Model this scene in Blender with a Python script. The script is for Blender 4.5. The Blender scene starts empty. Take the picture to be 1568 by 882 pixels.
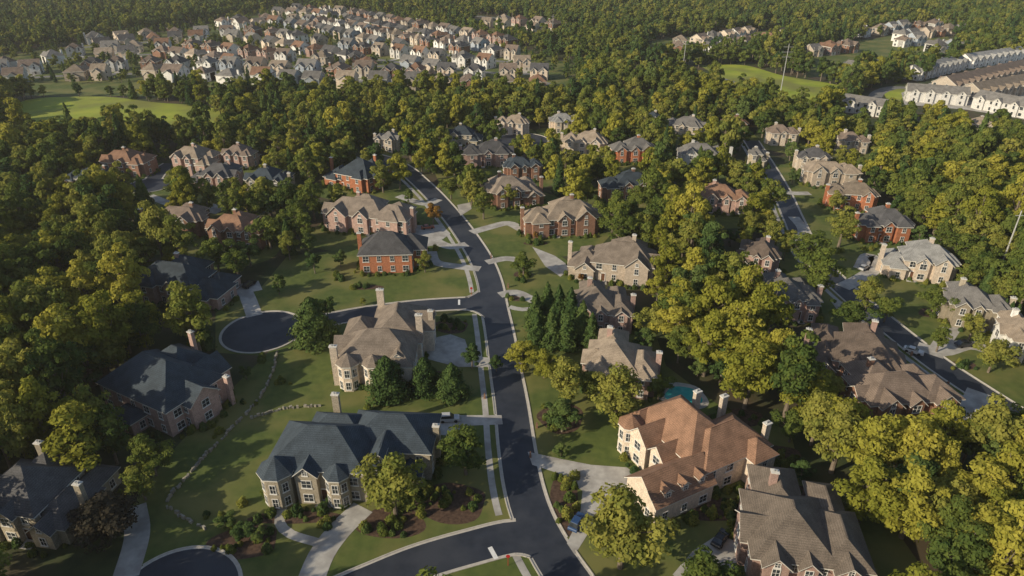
import bpy, math, random
import numpy as np
from mathutils import Vector
R=random.Random(7); NR=np.random.RandomState(11)
CH=95.0; PITCH=math.radians(28); F=1045.0
def G(u,v,z=0.0):
    x=(u-784)/F; y=-(v-441)/F
    dy=math.cos(PITCH)+y*math.sin(PITCH); dz=-math.sin(PITCH)+y*math.cos(PITCH)
    t=(z-CH)/dz
    return (x*t,dy*t)
scene=bpy.context.scene
COL=scene.collection
# ------------------------------------------------------------ materials
def nt(m):
    m.use_nodes=True; n=m.node_tree; n.nodes.clear(); return n,n.nodes,n.links
def mat(name,c1,c2=None,scale=1.0,rough=.85,spec=.3,detail=4,c3=None,scale3=.1,bump=0,kind=None):
    m=bpy.data.materials.new(name); t,N,L=nt(m)
    o=N.new('ShaderNodeOutputMaterial'); b=N.new('ShaderNodeBsdfPrincipled')
    L.new(b.outputs[0],o.inputs[0]); b.inputs['Roughness'].default_value=rough
    b.inputs['Specular IOR Level'].default_value=spec
    tc=N.new('ShaderNodeTexCoord')
    if c2 is None: c2=c1
    nz=N.new('ShaderNodeTexNoise'); nz.inputs['Scale'].default_value=scale; nz.inputs['Detail'].default_value=detail
    L.new(tc.outputs['Object'],nz.inputs['Vector'])
    r=N.new('ShaderNodeValToRGB'); r.color_ramp.elements[0].position=.33; r.color_ramp.elements[1].position=.67
    r.color_ramp.elements[0].color=(*c1,1); r.color_ramp.elements[1].color=(*c2,1)
    L.new(nz.outputs['Fac'],r.inputs[0]); col=r.outputs[0]
    if c3:
        n3=N.new('ShaderNodeTexNoise'); n3.inputs['Scale'].default_value=scale3; n3.inputs['Detail'].default_value=6
        L.new(tc.outputs['Object'],n3.inputs['Vector'])
        r3=N.new('ShaderNodeValToRGB'); r3.color_ramp.elements[0].position=.45; r3.color_ramp.elements[1].position=.62
        L.new(n3.outputs['Fac'],r3.inputs[0])
        mx=N.new('ShaderNodeMixRGB'); L.new(r3.outputs[0],mx.inputs[0]); L.new(col,mx.inputs[1]); mx.inputs[2].default_value=(*c3,1); col=mx.outputs[0]
    if kind in('roof','brick'):
        sp=N.new('ShaderNodeSeparateXYZ'); L.new(tc.outputs['Object'],sp.inputs[0])
        mu=N.new('ShaderNodeMath'); mu.operation='MULTIPLY'; mu.inputs[1].default_value=4.2 if kind=='roof' else 6.0; L.new(sp.outputs[2],mu.inputs[0])
        fr=N.new('ShaderNodeMath'); fr.operation='FRACT'; L.new(mu.outputs[0],fr.inputs[0])
        mr=N.new('ShaderNodeMapRange'); mr.inputs[3].default_value=.76 if kind=='roof' else .88; mr.inputs[4].default_value=1.14 if kind=='roof' else 1.05; L.new(fr.outputs[0],mr.inputs[0])
        n4=N.new('ShaderNodeTexNoise'); n4.inputs['Scale'].default_value=7; n4.inputs['Detail'].default_value=3; L.new(tc.outputs['Object'],n4.inputs['Vector'])
        mr2=N.new('ShaderNodeMapRange'); mr2.inputs[1].default_value=.3; mr2.inputs[2].default_value=.7; mr2.inputs[3].default_value=.62; mr2.inputs[4].default_value=1.35; L.new(n4.outputs['Fac'],mr2.inputs[0])
        mm=N.new('ShaderNodeMath'); mm.operation='MULTIPLY'; L.new(mr.outputs[0],mm.inputs[0]); L.new(mr2.outputs[0],mm.inputs[1])
        oi=N.new('ShaderNodeObjectInfo'); m5=N.new('ShaderNodeMapRange'); m5.inputs[3].default_value=.72; m5.inputs[4].default_value=1.2; L.new(oi.outputs['Random'],m5.inputs[0])
        m6=N.new('ShaderNodeMath'); m6.operation='MULTIPLY'; L.new(mm.outputs[0],m6.inputs[0]); L.new(m5.outputs[0],m6.inputs[1])
        vm=N.new('ShaderNodeVectorMath'); vm.operation='SCALE'; L.new(col,vm.inputs[0]); L.new(m6.outputs[0],vm.inputs['Scale']); col=vm.outputs[0]
    L.new(col,b.inputs['Base Color'])
    if bump:
        bp=N.new('ShaderNodeBump'); bp.inputs['Strength'].default_value=bump; nb=N.new('ShaderNodeTexNoise'); nb.inputs['Scale'].default_value=3; nb.inputs['Detail'].default_value=6
        L.new(tc.outputs['Object'],nb.inputs['Vector']); L.new(nb.outputs['Fac'],bp.inputs['Height']); L.new(bp.outputs[0],b.inputs['Normal'])
    return m
def leafmat(name,dark,mid,light,trans=.34):
    m=bpy.data.materials.new(name); t,N,L=nt(m)
    o=N.new('ShaderNodeOutputMaterial'); d=N.new('ShaderNodeBsdfDiffuse'); tr=N.new('ShaderNodeBsdfTranslucent'); mx=N.new('ShaderNodeMixShader'); mx.inputs[0].default_value=trans
    at=N.new('ShaderNodeAttribute'); at.attribute_name='tint'; oi=N.new('ShaderNodeObjectInfo')
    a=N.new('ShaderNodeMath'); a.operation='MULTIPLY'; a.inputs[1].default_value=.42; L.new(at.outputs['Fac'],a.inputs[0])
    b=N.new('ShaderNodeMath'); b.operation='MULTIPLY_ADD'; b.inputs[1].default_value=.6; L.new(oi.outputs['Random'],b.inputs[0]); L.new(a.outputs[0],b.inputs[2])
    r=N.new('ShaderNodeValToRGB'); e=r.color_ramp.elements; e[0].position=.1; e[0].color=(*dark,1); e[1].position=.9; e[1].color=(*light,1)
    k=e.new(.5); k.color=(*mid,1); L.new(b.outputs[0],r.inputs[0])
    L.new(r.outputs[0],d.inputs[0]); L.new(r.outputs[0],tr.inputs[0]); L.new(d.outputs[0],mx.inputs[1]); L.new(tr.outputs[0],mx.inputs[2]); L.new(mx.outputs[0],o.inputs[0])
    return m
M={}
M['leaf']=leafmat('deciduous_leaves',(.06,.10,.028),(.16,.195,.042),(.31,.295,.065))
M['leafy']=leafmat('yellow_green_leaves',(.17,.19,.03),(.29,.285,.045),(.41,.37,.065))
M['conif']=leafmat('conifer_needles',(.038,.072,.026),(.075,.12,.036),(.14,.18,.05),.18)
M['autumn']=leafmat('autumn_leaves',(.17,.09,.03),(.28,.15,.04),(.36,.22,.05))
M['purple']=leafmat('crape_leaves',(.035,.035,.025),(.06,.05,.035),(.1,.08,.05),.15)
M['bark']=mat('bark',(.14,.11,.08),(.22,.18,.14),2)
M['ground']=mat('forest_floor',(.03,.045,.015),(.055,.07,.022),.25,c3=(.08,.06,.035),scale3=.05,bump=.5)
M['lawn']=mat('lawn_grass',(.07,.10,.022),(.11,.138,.032),.5,c3=(.17,.165,.05),scale3=.07,bump=.35,detail=10)
M['field']=mat('meadow_grass',(.24,.31,.03),(.35,.38,.05),.08,c3=(.2,.21,.05),scale3=.03,bump=.5)
M['asphalt']=mat('asphalt',(.022,.027,.039),(.034,.04,.055),.6,rough=.6,spec=.4,detail=8,c3=(.046,.051,.064),scale3=.12,bump=.1)
M['oldasphalt']=mat('worn_asphalt',(.16,.16,.155),(.22,.215,.2),.3)
M['conc']=mat('concrete',(.4,.38,.35),(.5,.48,.44),.8,detail=8,c3=(.32,.3,.275),scale3=.25)
M['kerb']=mat('kerb_concrete',(.44,.41,.36),(.54,.5,.44),1.2)
M['mulch']=mat('mulch',(.055,.032,.022),(.12,.075,.05),1.5,bump=.6)
M['paint']=mat('road_paint',(.7,.7,.68),(.8,.8,.78),3)
M['water']=mat('pool_water',(.03,.38,.36),(.06,.48,.45),.5,rough=.05,spec=.5)
def roof(n,c): 
    d=tuple(x*.8 for x in c); l=tuple(x*1.18 for x in c)
    return mat('shingles_'+n,d,l,.5,kind='roof',rough=.9)
RF={'tan':roof('tan',(.28,.225,.17)),'brown':roof('brown',(.225,.13,.083)),'slate':roof('slate',(.05,.066,.082)),'gray':roof('gray',(.18,.17,.158)),
    'char':roof('charcoal',(.09,.088,.09)),'light':roof('light_gray',(.33,.325,.31)),'taupe':roof('taupe',(.19,.145,.115)),'dtan':roof('dark_tan',(.215,.175,.14))}
def wall(n,c,k='brick'):
    return mat('wall_'+n,tuple(x*.85 for x in c),tuple(x*1.12 for x in c),1.3,kind=k)
WL={'pink':wall('pink_brick',(.42,.285,.24)),'red':wall('red_brick',(.36,.12,.065)),'cream':wall('cream_brick',(.6,.5,.4)),'stone':wall('stone',(.4,.345,.26)),
    'white':wall('white_siding',(.76,.74,.7)),'brown':wall('brown_brick',(.28,.155,.105)),'beige':wall('beige_siding',(.54,.46,.37)),'orange':wall('orange_brick',(.45,.175,.09)),'blue':wall('blue_siding',(.34,.38,.43))}
M['trim']=mat('trim_paint',(.6,.57,.51),(.68,.65,.59),2)
M['frame']=mat('window_frame',(.7,.68,.64),(.76,.74,.7),2)
M['glass']=mat('window_glass',(.02,.025,.03),(.06,.07,.08),.7,rough=.08,spec=.8)
M['door']=mat('door_wood',(.1,.045,.025),(.15,.07,.04),2)
M['garage']=mat('garage_door',(.5,.46,.4),(.56,.52,.46),2)
M['metal']=mat('metal',(.35,.35,.34),(.45,.45,.44),2,rough=.5)
M['rock']=mat('retaining_rock',(.22,.2,.16),(.36,.33,.27),1)
M['tyre']=mat('tyre',(.02,.02,.02),(.03,.03,.03),2)

def mesh_obj(name,V,Fc,mats,mi=None,parent=None,link=True,shade=False):
    me=bpy.data.meshes.new(name); me.from_pydata(V,[],Fc)
    for m in mats: me.materials.append(m)
    if mi is not None: me.polygons.foreach_set('material_index',mi)
    me.update()
    ob=bpy.data.objects.new(name,me)
    if link: COL.objects.link(ob)
    if parent: ob.parent=parent
    return ob
# ------------------------------------------------------------ curves / polygons
def catmull(P,step=2.0):
    P=[np.array(p,float) for p in P]; out=[]
    Q=[2*P[0]-P[1]]+P+[2*P[-1]-P[-2]]
    for i in range(1,len(Q)-2):
        n=max(2,int(np.linalg.norm(Q[i+1]-Q[i])/step))
        for k in range(n):
            t=k/n
            out.append(.5*((2*Q[i])+(Q[i+1]-Q[i-1])*t+(2*Q[i-1]-5*Q[i]+4*Q[i+1]-Q[i+2])*t*t+(-Q[i-1]+3*Q[i]-3*Q[i+1]+Q[i+2])*t**3))
    out.append(Q[-2]); return np.array(out)
def offset(C,d):
    T=np.gradient(C,axis=0); T/=np.linalg.norm(T,axis=1)[:,None]
    return C+np.stack([-T[:,1],T[:,0]],1)*d
def ribbon_poly(C,w): 
    return np.vstack([offset(C,w/2),offset(C,-w/2)[::-1]])
def inpoly(P,poly):
    P=np.atleast_2d(P); x=P[:,0]; y=P[:,1]; c=np.zeros(len(P),bool)
    x1=poly[:,0]; y1=poly[:,1]; x2=np.roll(x1,-1); y2=np.roll(y1,-1)
    for a,b,cx,cy in zip(x1,y1,x2,y2):
        if b==cy: continue
        c^=((b>y)!=(cy>y))&(x<(cx-a)*(y-b)/(cy-b)+a)
    return c
def segdist(P,C):
    P=np.atleast_2d(P); d=np.full(len(P),1e9)
    for a,b in zip(C[:-1],C[1:]):
        ab=b-a; l=max(1e-9,ab@ab); t=np.clip(((P-a)@ab)/l,0,1)
        d=np.minimum(d,np.linalg.norm(P-(a+t[:,None]*ab),axis=1))
    return d
def W(pts,z=0): return np.array([G(u,v,z) for u,v in pts])
zc=[0]
def sheet(name,poly,z,m,ribbon=False):
    zc[0]+=1; z+=0.0006*(zc[0]%12)
    n=len(poly); V=[(p[0],p[1],z) for p in poly]
    if ribbon:
        h=n//2; Fc=[(i,i+1,n-2-i,n-1-i) for i in range(h-1)]
    else: Fc=[tuple(range(n))]
    return mesh_obj(name,V,Fc,[m])
ground=mesh_obj('ground',[(-4000,-600,0),(4000,-600,0),(4000,7000,0),(-4000,7000,0)],[(0,1,2,3)],[M['ground']])
LAWNS=[[(150,1000),(205,770),(255,700),(330,620),(390,560),(420,530),(500,495),(745,478),(775,560),(795,700),(812,800),(890,1000)],
 [(330,480),(345,460),(400,440),(440,392),(545,380),(560,330),(600,280),(660,290),(740,400),(755,470),(600,480),(450,500),(400,545),(330,540)],
 [(660,250),(720,300),(800,335),(840,380),(900,420),(1000,500),(1020,560),(1100,620),(1210,660),(1230,740),(1350,780),(1420,880),(1400,1000),(870,1000),(810,780),(780,600),(750,440),(700,350)],
 [(1170,250),(1260,255),(1290,330),(1345,385),(1480,450),(1568,520),(1700,620),(1700,760),(1540,700),(1400,600),(1260,500),(1190,380)],
 [(190,280),(250,250),(440,290),(330,340),(210,320)]]
for l in LAWNS: sheet('lawn',W(l),.014,M['lawn'])
FIELDS=[[(20,160),(60,150),(160,148),(240,157),(320,164),(345,186),(180,193),(50,187),(10,176)],[(1070,100),(1140,100),(1200,116),(1290,132),(1285,150),(1245,158),(1180,152),(1110,122)],[(1350,135),(1385,133),(1390,150),(1362,155)]]
for l in FIELDS: sheet('meadow',catmull(list(W(l))+[W(l)[0]],6)[:-1],.020,M['field'])
# roads
roads=[]; cents=[]
def road(px,w,world=False):
    C=catmull(W(px),1.5); roads.append((ribbon_poly(C,w),True)); cents.append((C,w)); return C
main=road([(915,960),(880,900),(850,855),(820,800),(803,750),(792,690),(783,620),(773,560),(765,510),(757,470),(750,432),(738,400),(719,368),(695,335),(665,300),(638,274),(622,260),(596,246),(560,236)],7.6)
culr=road([(757,462),(720,464),(640,469),(560,479),(490,492),(440,500),(405,506)],7.0)
bot=road([(838,832),(790,822),(720,838),(640,862),(560,895),(480,930)],7.6)
st2=road([(1150,215),(1172,250),(1195,290),(1215,335),(1240,385),(1290,440),(1350,490),(1430,553),(1500,600),(1568,643),(1660,700)],7.4)
def disc(u,v,r):
    c=G(u,v); P=np.array([(c[0]+r*math.cos(a),c[1]+r*math.sin(a)) for a in np.linspace(0,2*math.pi,48,endpoint=False)])
    roads.append((P,False)); cents.append((np.array([c,(c[0]+.1,c[1])]),2*r))
disc(402,507,10.5); disc(268,915,10); disc(228,284,9); disc(800,215,13); 
road([(228,284),(245,262),(262,250)],7)
def fillet(B,A,Cc):
    B,A,Cc=[np.array(G(*p)) for p in (B,A,Cc)]
    P=[(1-t)**2*B+2*t*(1-t)*A+t*t*Cc for t in np.linspace(0,1,12)]
    roads.append((np.array(P+[A]),False))
fillet((741,428),(737,457),(690,459)); fillet((700,475),(744,471),(752,510))
fillet((800,782),(812,812),(735,823)); fillet((450,488),(470,483),(500,483)) ; fillet((450,522),(462,506),(505,497))
for i,(P,rb) in enumerate(roads):
    sheet('road',P,.032,M['asphalt'],rb)
DR=[]
def drive(px,w=None,name='driveway'):
    if w: 
        C=catmull(W(px),1.5); P=ribbon_poly(C,w); sheet(name,P,.050,M['conc'],True)
    else: P=W(px); sheet(name,P,.050,M['conc'])
    DR.append(P)
drive([(470,905),(492,850),(520,812),(556,777)],4.6)
drive([(432,778),(428,800),(445,818),(490,832)],1.8,'walkway')
drive([(205,776),(210,820),(192,885)],4.2)
drive([(808,692),(860,703),(905,712),(960,716),(985,735),(945,755),(915,785),(900,818),(880,850),(868,832),(888,790),(892,752),(855,725),(815,712)])
drive([(352,438),(396,430),(402,444),(360,452)]); drive([(376,448),(382,462),(390,484)],4.2)
drive([(612,346),(676,344),(690,358),(664,376),(640,380),(625,368)]); drive([(664,368),(690,378),(715,374)],4)
drive([(660,385),(668,402),(700,408),(735,412)],3.6)
drive([(652,520),(690,512),(712,520),(720,545),(748,548),(750,562),(700,562),(655,550)])
drive([(660,664),(668,642),(700,636),(768,636),(770,650),(720,652),(690,668)])
drive([(700,314),(720,310),(722,320),(705,331)]); drive([(722,356),(750,348),(778,342),(800,352)],4)
drive([(745,402),(775,396),(800,400)],3.4); drive([(815,378),(850,392),(875,410),(858,424),(835,408)])
drive([(765,452),(790,448),(820,462)],3.4); drive([(780,470),(800,474),(830,470)],2,'walkway')
drive([(1215,332),(1230,352),(1225,372)],4); drive([(1190,292),(1215,296),(1240,296)],4)
drive([(1290,440),(1320,425),(1345,405),(1330,392),(1318,412)],4.5)
drive([(1405,530),(1440,538),(1480,528),(1520,538)],4.5); drive([(1500,600),(1480,640),(1450,660)],5)
drive([(1345,486),(1300,478),(1285,462)],4.5); drive([(1030,880),(1060,845),(1100,818),(1140,835),(1120,882),(1060,910)])
drive([(300,322),(340,306),(360,312),(330,328)]); drive([(228,300),(260,312),(300,322)],4)
drive([(1490,470),(1460,500),(1430,545)],4); drive([(610,300),(650,312),(672,305)],4)
farc=[]
for px,w in [([(985,112),(1040,107),(1090,118),(1150,138),(1190,152)],11),([(1335,160),(1345,142),(1370,134),(1400,136),(1440,142)],8),([(700,22),(780,30),(830,38),(850,48)],9),
             ([(1290,100),(1320,92),(1420,88)],8)]:
    C=catmull(W(px),6); sheet('far_road',ribbon_poly(C,w),.034,M['oldasphalt'],True); farc.append((C,w))
def sidewalk(C,off,w=1.3,skip=None):
    S=offset(C,off); 
    seg=[]
    def flush():
        if len(seg)>2: sheet('sidewalk',ribbon_poly(np.array(seg),w),.042,M['conc'],True)
    for p in S:
        bad=any(inpoly(p,P)[0] for P,_ in roads)
        if bad: flush(); seg.clear()
        else: seg.append(p)
    flush()
sidewalk(main,5.9); sidewalk(st2,-5.6)
KV=[];KF=[]
def kerbbox(a,b,n,w0,w1,z0,z1):
    k=len(KV)
    for z in (z0,z1):
        KV.extend([(a[0]+n[0]*w0,a[1]+n[1]*w0,z),(b[0]+n[0]*w0,b[1]+n[1]*w0,z),(b[0]+n[0]*w1,b[1]+n[1]*w1,z),(a[0]+n[0]*w1,a[1]+n[1]*w1,z)])
    KF.extend([(k,k+1,k+5,k+4),(k+1,k+2,k+6,k+5),(k+2,k+3,k+7,k+6),(k+3,k,k+4,k+7),(k+4,k+5,k+6,k+7)])
for i,(P,rb) in enumerate(roads):
    area=.5*np.sum(P[:,0]*np.roll(P[:,1],-1)-np.roll(P[:,0],-1)*P[:,1]); n=len(P)
    for a,b in zip(P,np.roll(P,-1,axis=0)):
        L=np.linalg.norm(b-a)
        if L<.05 or L>6: continue
        t=(b-a)/L; nn=np.array([t[1],-t[0]])*(1 if area>0 else -1)
        mid=(a+b)/2+nn*.3
        if any(inpoly(mid,Q)[0] for j,(Q,_) in enumerate(roads) if j!=i): continue
        kerbbox(a,b,nn,-.35,.1,.0,.046)
        if any(inpoly(mid,Q)[0] for Q in DR): continue
        kerbbox(a,b,nn,.1,.32,.0,.15)
mesh_obj('kerb',KV,KF,[M['kerb']])
def bar(u1,v1,u2,v2,w=.5):
    C=W([(u1,v1),(u2,v2)]); sheet('stop_line',ribbon_poly(C,w),.052,M['paint'])
bar(750,838,760,856,.8); bar(703,459,703,467,.6)
def ell(u,v,a,b,r=0):
    c=G(u,v); return np.array([(c[0]+math.cos(t)*a*(1+.12*math.sin(3*t+u)),c[1]+math.sin(t)*b*(1+.1*math.sin(2*t+v))) for t in np.linspace(0,2*math.pi,28,endpoint=False)])
BEDS=[(690,500,5,3.5),(690,770,7,5),(866,765,2.6,8),(640,690,5,3),(375,830,6,4),(800,420,3,2),(820,372,4,2),(1180,700,7,4),(455,792,9,1.6),(640,578,7,3),(790,455,3,2.5),(600,800,6,4),(1100,780,8,3),(1130,640,6,3),(860,640,5,5),(1430,480,4,3),(1470,560,4,2),(950,500,4,3),(1200,760,7,3),(560,440,5,1.5)]
for u,v,a,b in BEDS: sheet('mulch_bed',ell(u,v,a,b),.024,M['mulch'])
sheet('pool_deck',ell(1047,606,5.4,5.2),.05,M['conc']); sheet('swimming_pool',ell(1047,606,4.1,3.6),.066,M['water'])
SV=[];SF=[]
def rbox(V,Fc,c,s,rot,z0=0):
    k=len(V); ca,sa=math.cos(rot),math.sin(rot)
    for zz,f in ((z0,1.),(z0+s[2],.85)):
        for sx,sy in ((-1,-1),(1,-1),(1,1),(-1,1)):
            x=sx*s[0]/2*f*R.uniform(.85,1.1); y=sy*s[1]/2*f*R.uniform(.85,1.1)
            V.append((c[0]+x*ca-y*sa,c[1]+x*sa+y*ca,zz+R.uniform(-.04,.04)))
    Fc.extend([(k,k+1,k+5,k+4),(k+1,k+2,k+6,k+5),(k+2,k+3,k+7,k+6),(k+3,k,k+4,k+7),(k+4,k+5,k+6,k+7)])
for px in ([(425,540),(412,585),(385,625),(340,672),(300,715),(258,768),(275,790),(320,812)],[(385,640),(440,626),(500,622)]):
    C=catmull(W(px),.75)
    for a,b in zip(C[:-1],C[1:]):
        if R.random()<.06: continue
        rbox(SV,SF,(a[0]+R.uniform(-.2,.2),a[1]+R.uniform(-.2,.2)),(R.uniform(.4,.95),R.uniform(.3,.6),R.uniform(.3,.8)),math.atan2(b[1]-a[1],b[0]-a[0])+R.uniform(-.4,.4))
mesh_obj('stone_wall',SV,SF,[M['rock']])
# ------------------------------------------------------------ houses
FOOT=[]
class House:
    def __init__(s,wallm,roofm,light=False):
        s.p={}; s.w=wallm; s.r=roofm; s.light=light; s.wings=[]
    def add(s,part,V,Fc,m):
        p=s.p.setdefault(part,[[],[],[],[]])
        if m not in p[3]: p[3].append(m)
        k=len(p[0]); p[0].extend(V); mi=p[3].index(m)
        for f in Fc: p[1].append(tuple(i+k for i in f)); p[2].append(mi)
    def box(s,part,x0,x1,y0,y1,z0,z1,m):
        V=[(x,y,z) for z in (z0,z1) for x,y in ((x0,y0),(x1,y0),(x1,y1),(x0,y1))]
        s.add(part,V,[(0,1,5,4),(1,2,6,5),(2,3,7,6),(3,0,4,7),(4,5,6,7),(3,2,1,0)],m)
    def obox(s,part,c,t,n,h0,h1,z0,z1,n0,n1,m):
        V=[]
        for z in (z0,z1):
            for a,b in ((h0,n0),(h1,n0),(h1,n1),(h0,n1)):
                V.append((c[0]+t[0]*a+n[0]*b,c[1]+t[1]*a+n[1]*b,z))
        s.add(part,V,[(0,1,5,4),(1,2,6,5),(2,3,7,6),(3,0,4,7),(4,5,6,7),(3,2,1,0)],m)
    def quad(s,part,c,t,n,h0,h1,z0,z1,n0,m):
        s.add(part,[(c[0]+t[0]*h+n[0]*n0,c[1]+t[1]*h+n[1]*n0,z) for h,z in ((h0,z0),(h1,z0),(h1,z1),(h0,z1))],[(0,1,2,3)],m)
    def window(s,c,t,n,zc_,hw=.6,hh=.85):
        if s.light:
            s.quad('windows',c,t,n,-hw-.12,hw+.12,zc_-hh-.12,zc_+hh+.12,.04,M['frame']); s.quad('windows',c,t,n,-hw,hw,zc_-hh,zc_+hh,.06,M['glass']); return
        s.quad('windows',c,t,n,-hw,hw,zc_-hh,zc_+hh,.025,M['glass'])
        f=.1
        s.obox('windows',c,t,n,-hw-f,-hw,zc_-hh-f,zc_+hh+f,.003,.09,M['frame']); s.obox('windows',c,t,n,hw,hw+f,zc_-hh-f,zc_+hh+f,.003,.09,M['frame'])
        s.obox('windows',c,t,n,-hw,hw,zc_+hh,zc_+hh+f,.003,.1,M['frame']); s.obox('windows',c,t,n,-hw-.2,hw+.2,zc_-hh-f-.1,zc_-hh-.003,.003,.16,M['frame'])
        s.obox('windows',c,t,n,-.03,.03,zc_-hh,zc_+hh,.03,.07,M['frame']); s.obox('windows',c,t,n,-hw,-.036,zc_-.03,zc_+.03,.03,.06,M['frame']); s.obox('windows',c,t,n,.036,hw,zc_-.03,zc_+.03,.03,.06,M['frame'])
    def inside(s,x,y,z,skip):
        for k,w in enumerate(s.wings):
            if k==skip: continue
            if w[0]-.5<x<w[2]+.5 and w[1]-.5<y<w[3]+.5 and w[4]+.5>z: return True
        return False
    def build(s,wings,chim=(),octs=(),dormers=(),garage=None,door=None):
        s.wings=[(w[0],w[1],w[2],w[3],w[4]+.013*i,w[5],w[6]) for i,w in enumerate(wings)]
        o=.45
        for i,(x0,y0,x1,y1,ze,ty,p) in enumerate(s.wings):
            V=[(x,y,z) for z in (-.3,ze) for x,y in ((x0,y0),(x1,y0),(x1,y1),(x0,y1))]
            s.add('walls',V,[(0,1,5,4),(1,2,6,5),(2,3,7,6),(3,0,4,7)],s.w)
            X0,X1,Y0,Y1=x0-o,x1+o,y0-o,y1+o; zt=ze+.06; zb=ze-.17; w=X1-X0; d=Y1-Y0
            if ty=='hip':
                E=[(X0,Y0),(X1,Y0),(X1,Y1),(X0,Y1)]; V=[(x,y,zb) for x,y in E]+[(x,y,zt) for x,y in E]
                if w>=d: h=d/2; V+=[(X0+h-.02,(Y0+Y1)/2,zt+h*p),(X1-h+.02,(Y0+Y1)/2,zt+h*p)]; sl=[(4,5,9,8),(5,6,9),(6,7,8,9),(7,4,8)]
                else: h=w/2; V+=[((X0+X1)/2,Y0+h-.02,zt+h*p),((X0+X1)/2,Y1-h+.02,zt+h*p)]; sl=[(4,5,8),(5,6,9,8),(6,7,9),(7,4,8,9)]
                s.add('roof',V,[(0,1,5,4),(1,2,6,5),(2,3,7,6),(3,0,4,7),(3,2,1,0)],M['trim']); s.add('roof',V,sl,s.r)
                if not s.light:
                    a,b=V[8],V[9]; ax=(1,0) if w>=d else (0,1)
                    s.obox('roof',((a[0]+b[0])/2,(a[1]+b[1])/2),ax,(-ax[1],ax[0]),-abs(w-d)/2,abs(w-d)/2,a[2]-.08,a[2]+.06,-.14,.14,s.r)
            else:
                gx=(ty=='gx')
                def m(a,b,z): return (a,b,z) if gx else (b,a,z)
                A0,A1,B0,B1=(X0,X1,Y0,Y1) if gx else (Y0,Y1,X0,X1)
                a0,a1,b0,b1=(x0,x1,y0,y1) if gx else (y0,y1,x0,x1)
                bc=(B0+B1)/2; rz=zt+(B1-B0)/2*p
                for bb in (B0,B1):
                    V=[m(A0,bb,zt),m(A1,bb,zt),m(A1,bc,rz),m(A0,bc,rz),m(A0,bb,zt-.2),m(A1,bb,zt-.2),m(A1,bc,rz-.2),m(A0,bc,rz-.2)]
                    s.add('roof',V,[(0,1,2,3)],s.r); s.add('roof',V,[(0,1,5,4),(1,2,6,5),(3,0,4,7),(4,5,6,7)],M['trim'])
                for aa in (a0,a1):
                    s.add('walls',[m(aa,b0,ze),m(aa,b1,ze),m(aa,b1,ze+.2),m(aa,bc,rz-.15),m(aa,b0,ze+.2)],[(0,1,2,3,4)],s.w)
                if (b1-b0)>3.5 and not gx:
                    s.window(((x0+x1)/2,y0),(1,0),(0,-1),ze+(b1-b0)*.16,.4,.45)
            for c0,c1,n in (((x0,y0),(x1,y0),(0,-1)),((x1,y0),(x1,y1),(1,0)),((x1,y1),(x0,y1),(0,1)),((x0,y1),(x0,y0),(-1,0))):
                if s.light and n[1]==1: continue
                L=math.hypot(c1[0]-c0[0],c1[1]-c0[1]); t=((c1[0]-c0[0])/L,(c1[1]-c0[1])/L)
                k=max(1,int(L/3.7))
                for j in range(k):
                    q=L*(j+.5)/k; c=(c0[0]+t[0]*q,c0[1]+t[1]*q)
                    for zc_ in ((1.6,4.9) if ze>5.3 else (1.6,)):
                        if s.inside(c[0]+n[0]*.5,c[1]+n[1]*.5,zc_,i): continue
                        if garage and garage[2]==n and abs(c[0]-garage[0])<garage[3]+1 and abs(c[1]-garage[1])<garage[3]+1 and zc_<3: continue
                        if door and n==(0,-1) and abs(c[0]-door[0])<1.5 and zc_<3: continue
                        if s.light and (j+i)%2 and n[1]==0: continue
                        s.window(c,t,n,zc_,.85 if (j+i)%3==0 and L/k>2.8 else .55,.85)
        for (cx,cy,r,ze) in octs:
            P=[(cx+r*math.cos(a),cy+r*math.sin(a)) for a in np.arange(8)*math.pi/4+math.pi/8]
            V=[(x,y,-.3) for x,y in P]+[(x,y,ze) for x,y in P]
            s.add('walls',V,[(j,(j+1)%8,8+(j+1)%8,8+j) for j in range(8)],s.w)
            Q=[(cx+(x-cx)*1.16,cy+(y-cy)*1.16) for x,y in P]
            V=[(x,y,ze-.18) for x,y in Q]+[(x,y,ze+.06) for x,y in Q]+[(cx,cy,ze+r*.95)]
            s.add('roof',V,[(j,(j+1)%8,8+(j+1)%8,8+j) for j in range(8)]+[tuple(range(8))],M['trim']); s.add('roof',V,[(8+j,8+(j+1)%8,16) for j in range(8)],s.r)
            for j in range(8):
                a,b=P[j],P[(j+1)%8]; c=((a[0]+b[0])/2,(a[1]+b[1])/2); n=((c[0]-cx),(c[1]-cy)); l=math.hypot(*n); n=(n[0]/l,n[1]/l); t=(-n[1],n[0])
                for zz in (1.6,4.9): 
                    if not s.inside(c[0]+n[0],c[1]+n[1],zz,-1): s.window(c,t,n,zz,.5,.95)
        for (cx,cy,zt,*rest) in chim:
            wx=rest[0] if rest else .6
            s.box('chimney',cx-wx,cx+wx,cy-.45,cy+.45,0,zt,s.w); s.box('chimney',cx-wx-.12,cx+wx+.12,cy-.57,cy+.57,zt,zt+.2,M['trim'])
            s.box('chimney',cx-.35,cx-.08,cy-.16,cy+.16,zt+.2,zt+.6,M['metal']); s.box('chimney',cx+.1,cx+.35,cy-.16,cy+.16,zt+.2,zt+.55,M['metal'])
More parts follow.
